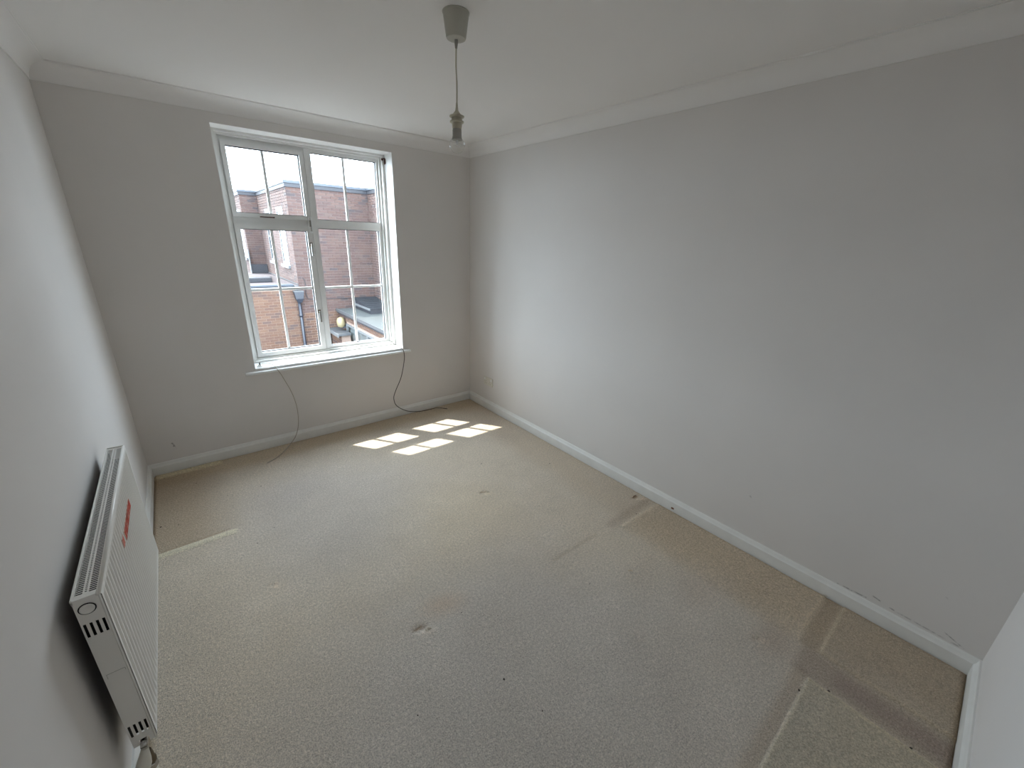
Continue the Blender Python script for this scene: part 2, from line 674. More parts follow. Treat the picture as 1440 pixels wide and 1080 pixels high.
# walked-on greyer areas
blend(np.clip(blob(-1.75, -1.1, 0.75, 0.9) + 0.15 * n2, 0, 1), GREY, 0.75)
blend(np.clip(blob(-1.6, -2.6, 1.2, 0.9) + 0.15 * n2, 0, 1), GREY, 0.85)
blend(np.clip(blob(-0.95, -3.0, 0.8, 0.7), 0, 1), GREY, 0.7)
mulc(sm(n1, -0.2, 0.5), (0.95, 0.95, 0.96))
mulc(blob(-1.95, -0.75, 0.40, 0.30, 0.2, 0.1), (0.93, 0.935, 0.96))
mulc(blob(-1.15, -1.6, 0.55, 0.6, 0.3, 0.2), (1.05, 1.04, 1.0))
mulc(blob(-1.75, -2.75, 0.45, 0.5, 0.0, 0.1), (0.95, 0.955, 0.96))
mulc(blob(-2.20, -1.62, 0.16, 0.10, 0.0, 0.1), (1.06, 1.06, 1.06))
mulc(blob(-0.75, -2.45, 0.35, 0.22, 0.2, 0.1), (1.04, 1.045, 1.05))
# browner border by the left wall, where furniture stood (unwashed rectangle)
mulc(rectmask(-2.8, -2.22, -0.97, 0.1, 0.02) * (1 - sm(X, -2.50, -2.15)), (0.80, 0.74, 0.66))
mulc(rectmask(-2.7, 0.1, -0.22, 0.1, 0.06), (0.90, 0.85, 0.76))
mulc(rectmask(-0.34, 0.1, -3.9, 0.0, 0.10), (0.93, 0.90, 0.86))
mulc(rectmask(-0.42, 0.1, -3.26, -2.32, 0.05), (0.93, 0.89, 0.83))
mulc(rectmask(-0.42, 0.1, -3.9, -3.34, 0.012), (0.80, 0.77, 0.73))
# raised carpet over underlay edges (axis-aligned imprints)
pA = rectmask(-1.70, -0.575, -3.9, -3.352, 0.006)
Z += 0.007 * pA
mulc(rectmask(-1.70, -0.575, -3.9, -3.352, 0.012), (0.84, 0.84, 0.78))
pB = rectmask(-0.405, 0.2, -3.9, -3.346, 0.006)
Z += 0.005 * pB
pC = rectmask(-0.412, 0.2, -3.262, -2.325, 0.012)
Z += 0.002 * pC
# dirty grooves between them
mulc(rectmask(-0.57, -0.42, -3.9, -3.29, 0.022), (0.72, 0.68, 0.66))
mulc(rectmask(-0.535, -0.445, -3.9, -3.42, 0.03), (0.86, 0.83, 0.86))
mulc(rectmask(-0.42, 0.1, -3.340, -3.270, 0.016), (0.74, 0.69, 0.63))
mulc(segmask((-1.1, -3.325), (-0.57, -3.325), 0.045, 0.9), (0.84, 0.80, 0.75))
# lighter edges along the raised parts
mulc(segmask((-0.582, -3.36), (-0.582, -3.78), 0.011, 0.8), (1.13, 1.13, 1.08))
mulc(segmask((-1.30, -3.358), (-0.58, -3.358), 0.012, 0.8), (1.10, 1.10, 1.06))
mulc(segmask((-0.40, -3.35), (-0.40, -3.78), 0.013, 0.8), (1.08, 1.08, 1.05))
mulc(segmask((-0.40, -3.348), (-0.04, -3.348), 0.014, 0.8), (1.10, 1.10, 1.06))
mulc(segmask((-0.40, -3.258), (-0.03, -3.258), 0.014, 0.8), (1.10, 1.10, 1.08))
mulc(segmask((-0.41, -2.322), (-0.05, -2.326), 0.018, 0.8), (1.12, 1.13, 1.12))
Z += 0.004 * segmask((-0.42, -2.322), (-0.05, -2.326), 0.022, 0.9)
mulc(segmask((-0.95, -2.262), (-0.60, -2.270), 0.016, 0.8), (0.84, 0.82, 0.78))
mulc(segmask((-0.45, -2.270), (-0.08, -2.258), 0.055, 0.9), (0.82, 0.79, 0.77))  # soft shade band behind the ridge, painted into the carpet colour
Z -= 0.002 * segmask((-0.95, -2.262), (-0.40, -2.270), 0.02, 0.9)
# pale ridged edges on the left
Z += 0.007 * rectmask(-2.64, -2.25, -0.092, -0.030, 0.006)
blend(rectmask(-2.64, -2.25, -0.092, -0.030, 0.008), (0.70, 0.62, 0.43), 0.9)
Z += 0.006 * rectmask(-2.64, -2.262, -1.012, -0.972, 0.006)
blend(rectmask(-2.64, -2.262, -1.014, -0.968, 0.008), (0.76, 0.70, 0.54), 0.95)
mulc(segmask((-2.60, -0.96), (-2.30, -0.955), 0.010, 0.9), (0.75, 0.70, 0.62))


def dent(cx, cy, r, dep, dark=(0.55, 0.45, 0.36), light=True):
    global Z
    Z -= dep * blob(cx, cy, r, r * 0.55, -0.5)
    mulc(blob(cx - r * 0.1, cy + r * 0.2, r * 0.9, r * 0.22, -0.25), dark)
    if light:
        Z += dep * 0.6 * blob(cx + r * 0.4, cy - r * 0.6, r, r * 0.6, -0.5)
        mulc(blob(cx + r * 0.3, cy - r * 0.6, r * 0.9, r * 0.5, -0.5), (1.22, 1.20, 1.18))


dent(-1.715, -2.20, 0.055, 0.008)
dent(-0.892, -1.526, 0.045, 0.006)
dent(-2.173, -1.547, 0.03, 0.004, (0.8, 0.7, 0.6))
dent(-0.09, -2.195, 0.05, 0.004, (0.7, 0.6, 0.5))
dent(-0.555, -3.15, 0.035, 0.003, (0.85, 0.8, 0.75))
mulc(blob(-1.57, -2.15, 0.17, 0.10, -0.3, 0.0), (1.0, 0.92, 0.85))
mulc(blob(-0.50, -2.86, 0.20, 0.14, 0.2, 0.0), (0.97, 0.94, 0.92))
mulc(blob(-0.50, -3.20, 0.16, 0.11, 0.0, 0.0), (0.86, 0.82, 0.80))
# carpet tucked down and coloured darker along the skirting
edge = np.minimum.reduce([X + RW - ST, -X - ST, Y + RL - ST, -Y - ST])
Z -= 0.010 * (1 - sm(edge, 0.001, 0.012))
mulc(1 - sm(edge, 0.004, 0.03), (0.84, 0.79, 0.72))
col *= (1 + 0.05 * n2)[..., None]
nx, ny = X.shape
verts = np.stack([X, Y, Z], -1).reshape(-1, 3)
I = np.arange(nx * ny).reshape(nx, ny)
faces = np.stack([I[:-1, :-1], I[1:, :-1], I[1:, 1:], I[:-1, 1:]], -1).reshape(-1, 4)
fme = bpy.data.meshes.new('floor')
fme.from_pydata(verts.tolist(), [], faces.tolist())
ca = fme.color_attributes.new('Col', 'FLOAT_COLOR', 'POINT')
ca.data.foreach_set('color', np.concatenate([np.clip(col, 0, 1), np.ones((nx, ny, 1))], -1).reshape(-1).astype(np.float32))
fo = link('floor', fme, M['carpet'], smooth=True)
tag(fo, 'worn beige fitted carpet with furniture imprints and stains', kind='structure')


def floor_z(x, y):
    i = int(np.argmin(np.abs(np.array(xs) - x)))
    j = int(np.argmin(np.abs(np.array(ys) - y)))
    return float(Z[i, j])


# ---- coving: concave quarter with two small fillets
def cove_prof():
    p = [(0, 0), (0.0, -CV), (0.005, -CV), (0.005, -CV + 0.006)]
    for k in range(1, 12):
        a = math.pi / 2 * k / 12
        p.append((0.005 + (CV - 0.011) * (1 - math.cos(a)), -CV + 0.006 + (CV - 0.012) * math.sin(a) * 1.0))
    p += [(CV - 0.006, -0.006), (CV - 0.006, -0.004), (CV, -0.004), (CV, 0)]
    return p


def skirt_prof():
    p = [(0, -0.012), (0, SK)]
    p += [(0.006, SK), (0.0085, SK - 0.003), (0.0095, SK - 0.010), (0.013, SK - 0.018), (ST, SK - 0.024), (ST, -0.012)]
    return p


def run(prof, a, b, inward, name, mt, zbase, label):
    """profile (offset from wall, height) swept from a to b with mitred ends"""
    mb = MB()
    a = Vector(a)
    b = Vector(b)
    d = (b - a).normalized()
    inw = Vector(inward)
    A = [mb.bm.verts.new(a + inw * u + d * u + Vector((0, 0, zbase + v))) for u, v in prof]
    B = [mb.bm.verts.new(b + inw * u - d * u + Vector((0, 0, zbase + v))) for u, v in prof]
    n = len(prof)
    for i in range(n):
        j = (i + 1) % n
        mb.bm.faces.new((A[i], A[j], B[j], B[i]))
    mb.bm.faces.new(A[::-1])
    mb.bm.faces.new(B)
    o = mb.build(name, mt, auto=True)
    tag(o, label, kind='structure')
    return o


c00 = (-RW, 0, 0)
c10 = (0, 0, 0)
c11 = (0, -RL, 0)
c01 = (-RW, -RL, 0)
for i, (a, b, n_, s_) in enumerate(((c00, c10, (0, -1, 0), 'back'), (c10, c11, (-1, 0, 0), 'right'),
                                    (c11, c01, (0, 1, 0), 'front'), (c01, c00, (1, 0, 0), 'left'))):
    run(cove_prof(), a, b, n_, 'trim_%d' % (i + 1), M['cove'], RH, 'white plaster coving along the %s wall' % s_)
    o = run(skirt_prof(), a, b, n_, 'baseboard_' + s_, M['gloss'], 0.0,
            'white gloss skirting board along the %s wall' % s_)
    if s_ == 'right':
        br_ = o
MB().box(-0.0195, -0.0165, -2.430, -2.412, 0.012, 0.024).build('paint_chip', M['wood'], br_)

# ------------------------------------------------------------------ window
win = bpy.data.objects.new('window_1', None)
COL.objects.link(win)
win.location = (-1.333, 0.2, 0.66)
tag(win, 'white framed casement window with glazing bars in the back wall', kind='structure')
ZS = 0.660     # top of the sill
# glass rectangles measured in the glazing plane
YG = 0.238
GL_U = (-1.838, -1.382, 1.754, 2.176)
GL_L = (-1.836, -1.392, 0.724, 1.646)
GR_U = (-1.298, -0.792, 1.734, 2.205)
GR_L = (-1.304, -0.803, 0.708, 1.670)
# timber subframe stepping in from the reveal
mb = MB()
y0, y1 = 0.150, 0.275
plate(mb, [OX0, OX0 + 0.030, OX1 - 0.020, OX1], [ZS, ZS + 0.014, OZ1 - 0.014, OZ1],
      [(OX0 + 0.030, OX1 - 0.020, ZS + 0.014, OZ1 - 0.014)], lambda u, v, t: (u, y0 + t, v), y1 - y0)
mb.build('subframe', M['gloss'], win)
mb = MB()
plate(mb, [OX0 + 0.030, OX0 + 0.045, OX1 - 0.034, OX1 - 0.020], [ZS + 0.014, ZS + 0.026, OZ1 - 0.028, OZ1 - 0.014],
      [(OX0 + 0.045, OX1 - 0.034, ZS + 0.026, OZ1 - 0.028)], lambda u, v, t: (u, 0.186 + t, v), 0.085)
mb.build('bead', M['gloss'], win)
# main frame
mb = MB()
fx0, fx1, fz0, fz1 = OX0 + 0.045, OX1 - 0.034, ZS + 0.026, OZ1 - 0.028
holes = [GL_U, GL_L, GR_U, GR_L]
us = [fx0, fx1] + [h[0] for h in holes] + [h[1] for h in holes]
vs_ = [fz0, fz1] + [h[2] for h in holes] + [h[3] for h in holes]
plate(mb, us, vs_, holes, lambda u, v, t: (u, 0.212 + t, v), 0.055)
mb.build('outer_frame', M['upvc'], win)


# casement frames on the left, slightly proud
def ring(name, r, w, ya, yb, mt, parent, bevel=0.0):
    mb = MB()
    a, b, c, d = r
    plate(mb, [a - w, a, b, b + w], [c - w, c, d, d + w], [r], lambda u, v, t: (u, ya + t, v), yb - ya)
    return mb.build(name, mt, parent)


cu = ring('top_casement', GL_U, 0.028, 0.198, 0.230, M['upvc'], win)
cl = ring('side_casement', GL_L, 0.034, 0.196, 0.230, M['upvc'], win)
mb = MB().box(-1.347, -1.326, 0.206, 0.214, ZS + 0.03, OZ1 - 0.03, 0.002)
mb.build('mullion_cover', M['upvc'], win)
for r in (GL_U, GL_L, GR_U, GR_L):
    a, b, c, d = r
    g = 0.004
    mb = MB()
    plate(mb, [a, a + g, b - g, b], [c, c + g, d - g, d], [(a + g, b - g, c + g, d - g)],
          lambda u, v, t: (u, YG - 0.012 + t, v), 0.022)
    mb.build('gasket', M['gasket'], win)


def glaze(r, vx, hz, xw=0.0095):
    a, b, c, d = r
    xsn = [a] + ([vx] if vx else []) + [b]
    zsn = [c] + ([hz] if hz else []) + [d]
    for i in range(len(xsn) - 1):
        for j in range(len(zsn) - 1):
            x0 = xsn[i] + (0.0 if i == 0 else xw * 0.5)
            x1 = xsn[i + 1] - (0.0 if i == len(xsn) - 2 else xw * 0.5)
            z0 = zsn[j] + (0.0 if j == 0 else xw * 0.5)
            z1 = zsn[j + 1] - (0.0 if j == len(zsn) - 2 else xw * 0.5)
            mb = MB().quad((x0, YG, z0), (x1, YG, z0), (x1, YG, z1), (x0, YG, z1))
            mb.build('pane', M['glass'], win)
    if vx:
        MB().box(vx - xw, vx + xw, YG - 0.009, YG + 0.009, c, d, 0.003).build('glazing_bar', M['muntin'], win)
    if hz:
        MB().box(a, b, YG - 0.0085, YG + 0.0085, hz - xw, hz + xw, 0.003).build('glazing_bar', M['muntin'], win)


glaze(GL_U, -1.618, None)
glaze(GL_L, -1.634, 1.207)
glaze(GR_U, -1.055, None)
glaze(GR_L, -1.072, 1.203)
# furniture of the window: latch plate, two handles, stay
hd = MB()
hd.box(-1.372, -1.352, 0.1985, 0.207, 1.640, 1.745, 0.002)
plate_o = hd.build('latch_plate', M['greyplastic'], win)
mb = MB()
mb.box(-1.374, -1.370, 0.190, 0.199, 1.636, 1.749, 0.001)
mb.box(-1.354, -1.350, 0.190, 0.199, 1.636, 1.749, 0.001)
mb.box(-1.374, -1.350, 0.190, 0.199, 1.745, 1.750, 0.001)
mb.box(-1.374, -1.350, 0.188, 0.199, 1.632, 1.645, 0.001)
mb.build('latch_rim', M['muntin'], win)
for zz in (1.545, 1.015):
    mb = MB()
    mb.lathe([(0.007, 0.0), (0.008, -0.004), (0.005, -0.014), (0.004, -0.022)], (-1.374, 0.197, zz), 'y', 14)
    mb.box(-1.381, -1.367, 0.1705, 0.1765, zz - 0.085, zz + 0.010, 0.0025)
    h = mb.build('handle', M['chrome'], win)
    MB().box(-1.386, -1.363, 0.193, 0.1975, zz - 0.012, zz + 0.016, 0.001).build('handle_plate', M['brass'], h)
mb = MB()
mb.box(-1.70, -1.605, 0.186, 0.192, 1.728, 1.736, 0.001)
mb.lathe([(0.005, 0), (0.005, 0.012)], (-1.610, 0.184, 1.732), 'y', 12)
mb.build('stay', M['rust'], win)
# rusty bolt left at the upper right corner of the reveal
mb = MB()
mb.box(-0.7535, -0.7475, 0.125, 0.134, 2.184, 2.232, 0.001)
mb.lathe([(0.009, 0), (0.009, 0.006)], (-0.762, 0.142, 2.222), 'y', 12)
mb.box(-0.764, -0.7475, 0.128, 0.142, 2.224, 2.230, 0.001)
mb.box(-0.7475, -0.7418, 0.125, 0.134, 2.19, 2.228)
o = mb.build('bracket', M['rust'])
tag(o, 'small dark rusty bracket in the upper right corner of the window opening', 'bracket')

# inner sill: flat liner inside the opening and a lower nosed board with horns
mb = MB()
mb.box(OX0 + 0.001, OX1 - 0.001, -0.012, 0.150, 0.642, ZS, 0.004)
mb.box(OX0 + 0.001, OX1 - 0.001, 0.150, 0.280, 0.642, ZS)
mb.build('sill_liner', M['sillpaint'], win)
prof = [(0.0, 0.0), (0.0, 0.022), (0.030, 0.022)]
for k in range(1, 8):
    a = math.pi * k / 8
    prof.append((0.030 + 0.011 * math.sin(a), 0.011 + 0.011 * math.cos(a)))
prof.append((0.030, 0.0))
mb = MB()
mb.prism(prof, (-1.992, 0.0, 0.619), (-0.682, 0.0, 0.619), (0, -1, 0), (0, 0, 1))
mb.build('window_sill', M['sillpaint'], win, auto=True)

# ------------------------------------------------------------------ cables and connector
pts = [(-1.868, 0.085, ZS + 0.006), (-1.83, 0.05, ZS + 0.012), (-1.80, -0.005, ZS + 0.010), (-1.79, -0.045, 0.648), (-1.772, -0.052, 0.610),
       (-1.752, -0.045, 0.555), (-1.713, -0.045, 0.432), (-1.694, -0.045, 0.300), (-1.702, -0.048, 0.165),
       (-1.735, -0.052, 0.065), (-1.790, -0.070, 0.008), (-1.860, -0.170, 0.006), (-1.920, -0.235, 0.006), (-1.988, -0.277, 0.005)]
o = MB().tube(spline(pts, 7), 0.0028, 8).build('white_cable', M['whitecable'], None, smooth=True)
tag(o, 'thin white cable hanging from the left end of the window sill to the carpet', 'cable')
pts = [(-0.768, 0.165, ZS + 0.006), (-0.765, 0.10, ZS + 0.010), (-0.762, 0.02, ZS + 0.008), (-0.758, -0.035, 0.655), (-0.755, -0.052, 0.610), (-0.759, -0.048, 0.540),
       (-0.796, -0.045, 0.393), (-0.858, -0.040, 0.264), (-0.878, -0.040, 0.195), (-0.855, -0.042, 0.119),
       (-0.770, -0.045, 0.050), (-0.680, -0.050, 0.018), (-0.600, -0.055, 0.007), (-0.510, -0.060, 0.006), (-0.440, -0.075, 0.010), (-0.368, -0.143, 0.005)]
o = MB().tube(spline(pts, 7), 0.0032, 8).build('black_cable', M['blackcable'], None, smooth=True)
tag(o, 'black cable looping down from the right end of the window sill', 'cable')
mb = MB()
mb.lathe([(0.0055, 0), (0.0075, 0.003), (0.0075, 0.014), (0.005, 0.016), (0.005, 0.024)], (-1.900, 0.035, ZS + 0.0077), 'x', 14)
mb.tube([(-1.905, 0.03, ZS + 0.006), (-1.885, 0.01, ZS + 0.006), (-1.872, 0.02, ZS + 0.006)], 0.004, 8)
o = mb.build('connector', M['chrome'], None, auto=True)
tag(o, 'small metal cable connector lying at the left end of the sill', 'connector')
mb = MB()
mb.lathe([(0.005, 0), (0.005, 0.012), (0.003, 0.018)], (-1.880, 0.085, ZS), 'z', 12)
o = mb.build('cable_plug', M['blackcable'], None, auto=True)
tag(o, 'tiny black plug standing on the sill at the start of the white cable', 'plug')

# ------------------------------------------------------------------ pendant lamp
PX, PY = -1.310, -1.893
lamp = empty('pendant_lamp', (PX, PY, RH), 'white ceiling rose with a bare bulb hanging on a short cord', 'lamp')
rz = MB()
rz.lathe([(0.048, 0), (0.049, -0.001), (0.049, -0.003), (0.047, -0.004), (0.0365, -0.074), (0.034, -0.079), (0.028, -0.081), (0.0, -0.081)],
         (PX, PY, RH), 'z', 48, cap=False)
rz.build('ceiling_rose', M['rose'], lamp, auto=True)
MB().lathe([(0.006, 0), (0.0062, -0.012), (0.0045, -0.026), (0.0035, -0.028)], (PX, PY, RH - 0.080), 'z', 16).build('cord_grip', M['greyplastic'], lamp, auto=True)
pts = [(PX, PY, RH - 0.10), (PX - 0.0015, PY, 2.24), (PX + 0.0015, PY, 2.18), (PX, PY, 2.105)]
MB().tube(spline(pts, 6), 0.0026, 8).build('cord', M['cream'], lamp, smooth=True)
MB().lathe([(0.0032, 2.122), (0.0045, 2.108), (0.0058, 2.098), (0.0075, 2.095), (0.0150, 2.085), (0.0200, 2.080), (0.0200, 2.058), (0.0195, 2.050), (0.0185, 2.040), (0.0182, 2.036)],
           (PX, PY, 0), 'z', 28).build('lampholder', M['cream'], lamp, auto=True)
for zc, rr in ((2.077, 0.0285), (2.059, 0.0272)):
    mb = MB()
    mb.lathe([(0.0195, -0.0026), (rr - 0.002, -0.0030), (rr, -0.0015), (rr, 0.0015), (rr - 0.002, 0.0030), (0.0195, 0.0026)], (PX, PY, zc), 'z', 30, cap=False)
    mb.build('shade_ring', M['cream'], lamp, auto=True)
MB().lathe([(0.0165, 2.036), (0.0165, 2.033), (0.0178, 2.0325), (0.0178, 2.022), (0.0180, 2.012), (0.0192, 2.004), (0.0205, 1.998)],
           (PX, PY, 0), 'z', 28).build('bulb_cap', M['greyplastic'], lamp, auto=True)
prof = [(0.0198, 2.0005)]
zc, R0 = 1.9805, 0.0300
for k in range(0, 15):
    a = math.radians(38 - k * (128 / 14))
    prof.append((max(R0 * math.cos(a), 0.0004), zc + R0 * math.sin(a)))
mb = MB()
mb.lathe(prof, (PX, PY, 0), 'z', 36, cap=False)
bulb = mb.build('bulb', M['bulbglass'], lamp, smooth=True)
mb = MB()
mb.lathe([(0.0055, 1.999), (0.0045, 1.988), (0.0030, 1.980)], (PX, PY, 0), 'z', 12)
mb.tube(spline([(PX - 0.003, PY, 1.982), (PX - 0.012, PY + 0.004, 1.976), (PX - 0.006, PY + 0.012, 1.975), (PX + 0.006, PY + 0.012, 1.975),
                (PX + 0.013, PY + 0.002, 1.976), (PX + 0.003, PY, 1.982)], 5), 0.0009, 6)
mb.build('filament', M['muntin'], lamp, smooth=True)

# ------------------------------------------------------------------ socket on the right wall
sk_e = empty('double_socket', (-0.004, -0.342, 0.235), 'white double wall socket low on the right wall near the corner', 'socket')
MB().box(-0.010, 0.0, -0.415, -0.269, 0.2415, 0.3275, 0.003).build('faceplate', M['plastic'], sk_e)
for yc in (-0.375, -0.309):
    MB().box(-0.0135, -0.0095, yc - 0.008 + (0.020 if yc > -0.34 else -0.020), yc + 0.008 + (0.020 if yc > -0.34 else -0.020), 0.298, 0.318, 0.002).build('switch', M['muntin'], sk_e)
    for (dy, z0, w_, h_) in ((0, 0.288, 0.003, 0.008), (-0.011, 0.268, 0.006, 0.004), (0.011, 0.268, 0.006, 0.004)):
        MB().box(-0.0104, -0.0095, yc + dy - w_ / 2, yc + dy + w_ / 2, z0 - h_ / 2, z0 + h_ / 2).build('pin_hole', M['dark'], sk_e)
for yc in (-0.402, -0.282):
    MB().lathe([(0.0028, 0), (0.0028, -0.0008)], (-0.0098, yc, 0.2845), 'x', 12).build('screw', M['greyplastic'], sk_e)

# ------------------------------------------------------------------ radiator
RF, RB, YN, YF, RZT, RZB = -2.567, -2.619, -2.199, -1.253, 0.764, 0.202
rad = empty('radiator', (-2.59, -1.74, RZB), 'white fluted panel radiator with a top grille on the left wall', 'radiator')
# front panel with pressed flutes
NF = 30
pitch = (YF - YN - 0.024) / NF
ysn = [YN + 0.002, YN + 0.012]
dep = [0, 0]
for i in range(NF):
    b0 = YN + 0.012 + i * pitch
    for fr, dd in ((0.12, 0.0), (0.19, 0.5), (0.26, 1.0), (0.62, 1.0), (0.72, 0.5), (0.82, 0.0)):
        ysn.append(b0 + fr * pitch)
        dep.append(dd)
ysn += [YF - 0.012, YF - 0.002]
dep += [0, 0]
zsn = [(RZB, 0.35, 0.010), (RZB + 0.003, 0.0, 0.004), (RZB + 0.010, 0, 0), (RZB + 0.016, 0.0, 0), (RZB + 0.030, 1, 0), (RZB + 0.05, 1, 0), (0.5, 1, 0), (RZT - 0.06, 1, 0), (RZT - 0.036, 1, 0),
       (RZT - 0.022, 0, 0), (RZT - 0.010, 0, 0), (RZT - 0.003, 0, 0.003), (RZT, 0, 0.008)]
mb = MB()
grid = [[mb.bm.verts.new((RF - 0.0095 * d * g - rnd, yy, zz)) for (zz, g, rnd) in zsn] for yy, d in zip(ysn, dep)]
for i in range(len(grid) - 1):
    for j in range(len(zsn) - 1):
        mb.bm.faces.new((grid[i][j], grid[i + 1][j], grid[i + 1][j + 1], grid[i][j + 1]))
mb.build('front_panel', M['rad'], rad, smooth=True)
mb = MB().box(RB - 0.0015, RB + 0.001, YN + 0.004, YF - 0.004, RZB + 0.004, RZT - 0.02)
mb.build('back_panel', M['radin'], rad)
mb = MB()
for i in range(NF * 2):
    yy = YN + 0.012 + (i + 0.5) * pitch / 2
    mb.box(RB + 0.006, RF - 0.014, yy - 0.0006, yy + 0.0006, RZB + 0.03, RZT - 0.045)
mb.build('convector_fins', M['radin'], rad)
# side covers with slots
for yy, s_ in ((YN, 1), (YF - 0.0015, 1)):
    xsn_ = [RB - 0.002, RF - 0.0015]
    hs = []
    for k in range(4):
        xc = -2.6145 + k * 0.0116
        for (za, zb_) in ((0.6397, 0.6835), (0.2443, 0.2902)):
            hs.append((xc - 0.0028, xc + 0.0028, za, zb_))
    hs.append((-2.6056, -2.5847, RZB - 0.001, 0.2224))
    us = xsn_ + [h[0] for h in hs] + [h[1] for h in hs]
    vs_ = [RZB, RZT - 0.002] + [h[2] for h in hs if h[2] > RZB] + [h[3] for h in hs]
    mb = MB()
    plate(mb, us, vs_, hs, lambda u, v, t: (u, yy + t, v), 0.0015)
    sp = mb.build('side_cover', M['rad'], rad)
    yo = yy if s_ and yy == YN else yy + 0.0015
    d = -1 if yy == YN else 1
    if d < 0:
        pl = MB()
        pl.lathe([(0.0165, 0.0), (0.0170, -0.0010), (0.0138, -0.0012)], (-2.5988, yo, 0.7284), 'y', 28, cap=False)
        pl.build('recess_shade', M['dark'], sp)  # dark ring stands in for the shaded recess around the plug
        pl = MB()
        pl.lathe([(0.0142, 0.0), (0.0142, -0.0030), (0.0125, -0.0042), (0.0100, -0.0026), (0.0, -0.0026)], (-2.5988, yo, 0.7284), 'y', 28, cap=False)
        pl.build('plug', M['rad'], sp, auto=True)
        pl = MB()
        for (a, b, c, e) in ((-2.6139, -2.5764, 0.5009, 0.5020), (-2.6139, -2.6131, 0.4863, 0.5020), (-2.5772, -2.5764, 0.4926, 0.5020)):
            pl.box(a, b, yo - 0.0004, yo + 0.0002, c, e)
        pl.build('flap_seam', M['greyplastic'], sp)
# lip along the front top and side edges
MB().tube([(RF - 0.0055, YN - 0.001, RZT - 0.0045), (RF - 0.0055, YF + 0.001, RZT - 0.0045)], 0.0050, 12).build('top_lip', M['rad'], rad, smooth=True)
MB().tube([(RF - 0.0045, YN + 0.0006, RZB + 0.002), (RF - 0.0045, YN + 0.0006, RZT - 0.004)], 0.0022, 10).build('side_lip', M['rad'], rad, smooth=True)
MB().box(RB - 0.003, RB + 0.0006, YN, YF, RZT - 0.014, RZT + 0.0012, 0.0005).build('rear_lip', M['rad'], rad)
# top grille
gx0, gx1 = RB + 0.0006, RF - 0.0065
hs = []
us = [gx0, gx1]
vs_ = [YN, YF]
n_s = 112
gp = (YF - YN - 0.035) / n_s
row_a = (gx0 + 0.0016, gx0 + 0.0165)
row_b = (gx1 - 0.0165, gx1 - 0.0012)
mid_ = (gx0 + gx1) / 2
for i in range(n_s):
    a = YN + 0.018 + i * gp
    hs.append((row_a[0], row_a[1], a, a + gp * 0.62))
    hs.append((row_b[0], row_b[1], a, a + gp * 0.62))
    hs.append((mid_ - 0.0020, mid_ + 0.0020, a + gp * 0.5, a + gp * 0.95))
    vs_ += [a, a + gp * 0.5, a + gp * 0.62, a + gp * 0.95]
us += [row_a[0], row_a[1], row_b[0], row_b[1], mid_ - 0.0020, mid_ + 0.0020]
mb = MB()
plate(mb, us, vs_, hs, lambda u, v, t: (u, v, RZT - 0.002 + t), 0.0005)
mb.build('top_grille', M['rad'], rad)
MB().box(gx0 - 0.003, RF - 0.004, YF - 0.004, YF + 0.001, RZT - 0.012, RZT + 0.0030, 0.0008).build('end_lip', M['rad'], rad)
MB().box(gx0 - 0.004, RF - 0.010, YN - 0.0012, YN + 0.012, RZT - 0.0045, RZT - 0.0005, 0.0008).build('end_lip', M['rad'], rad)
# wall brackets
for yy in (YN + 0.26, YF - 0.12):
    MB().box(-2.654, RB + 0.0, yy - 0.012, yy + 0.012, RZB + 0.06, RZT - 0.16, 0.001).build('wall_bracket', M['greyplastic'], rad)
# valve below the near end: cream cap, dark nut and tail, pipe to the floor
VX, VY = -2.6014, -2.2107
MB().tube([(VX + 0.003, -2.1826, 0.2088), (VX + 0.003, VY, 0.2026)], 0.0085, 14).build('valve_tail', M['chrome'], rad, smooth=True)
mb = MB()
mb.tube([(-2.5983, -2.2107, 0.1963), (-2.6004, -2.2128, 0.1869), (-2.6030, -2.2149, 0.1754), (-2.6066, -2.2170, 0.1608), (-2.6103, -2.2191, 0.1462), (-2.6139, -2.2212, 0.1337), (-2.6150, -2.2222, 0.1301)],
        0.01, 24, rs=[0.0085, 0.0105, 0.0130, 0.0165, 0.0185, 0.0175, 0.0130])
mb.build('valve_cap', M['plastic'], rad, auto=True)
mb = MB()
mb.lathe([(0.0100, 0.1222), (0.0125, 0.1275), (0.0125, 0.1410), (0.0100, 0.1452), (0.0105, 0.1608), (0.0085, 0.1754)], (-2.5962, -2.2045, 0), 'z', 20)
mb.build('valve_body', M['brass'], rad, auto=True)
MB().lathe([(0.0120, 0.1024), (0.0132, 0.1066), (0.0132, 0.1191), (0.0120, 0.1233)], (-2.5962, -2.2045, 0), 'z', 6).build('union_nut', M['chrome'], rad)
MB().tube([(-2.5962, -2.2045, 0.004), (-2.5962, -2.2045, 0.1045)], 0.0075, 12).build('pipe', M['plastic'], rad, smooth=True)
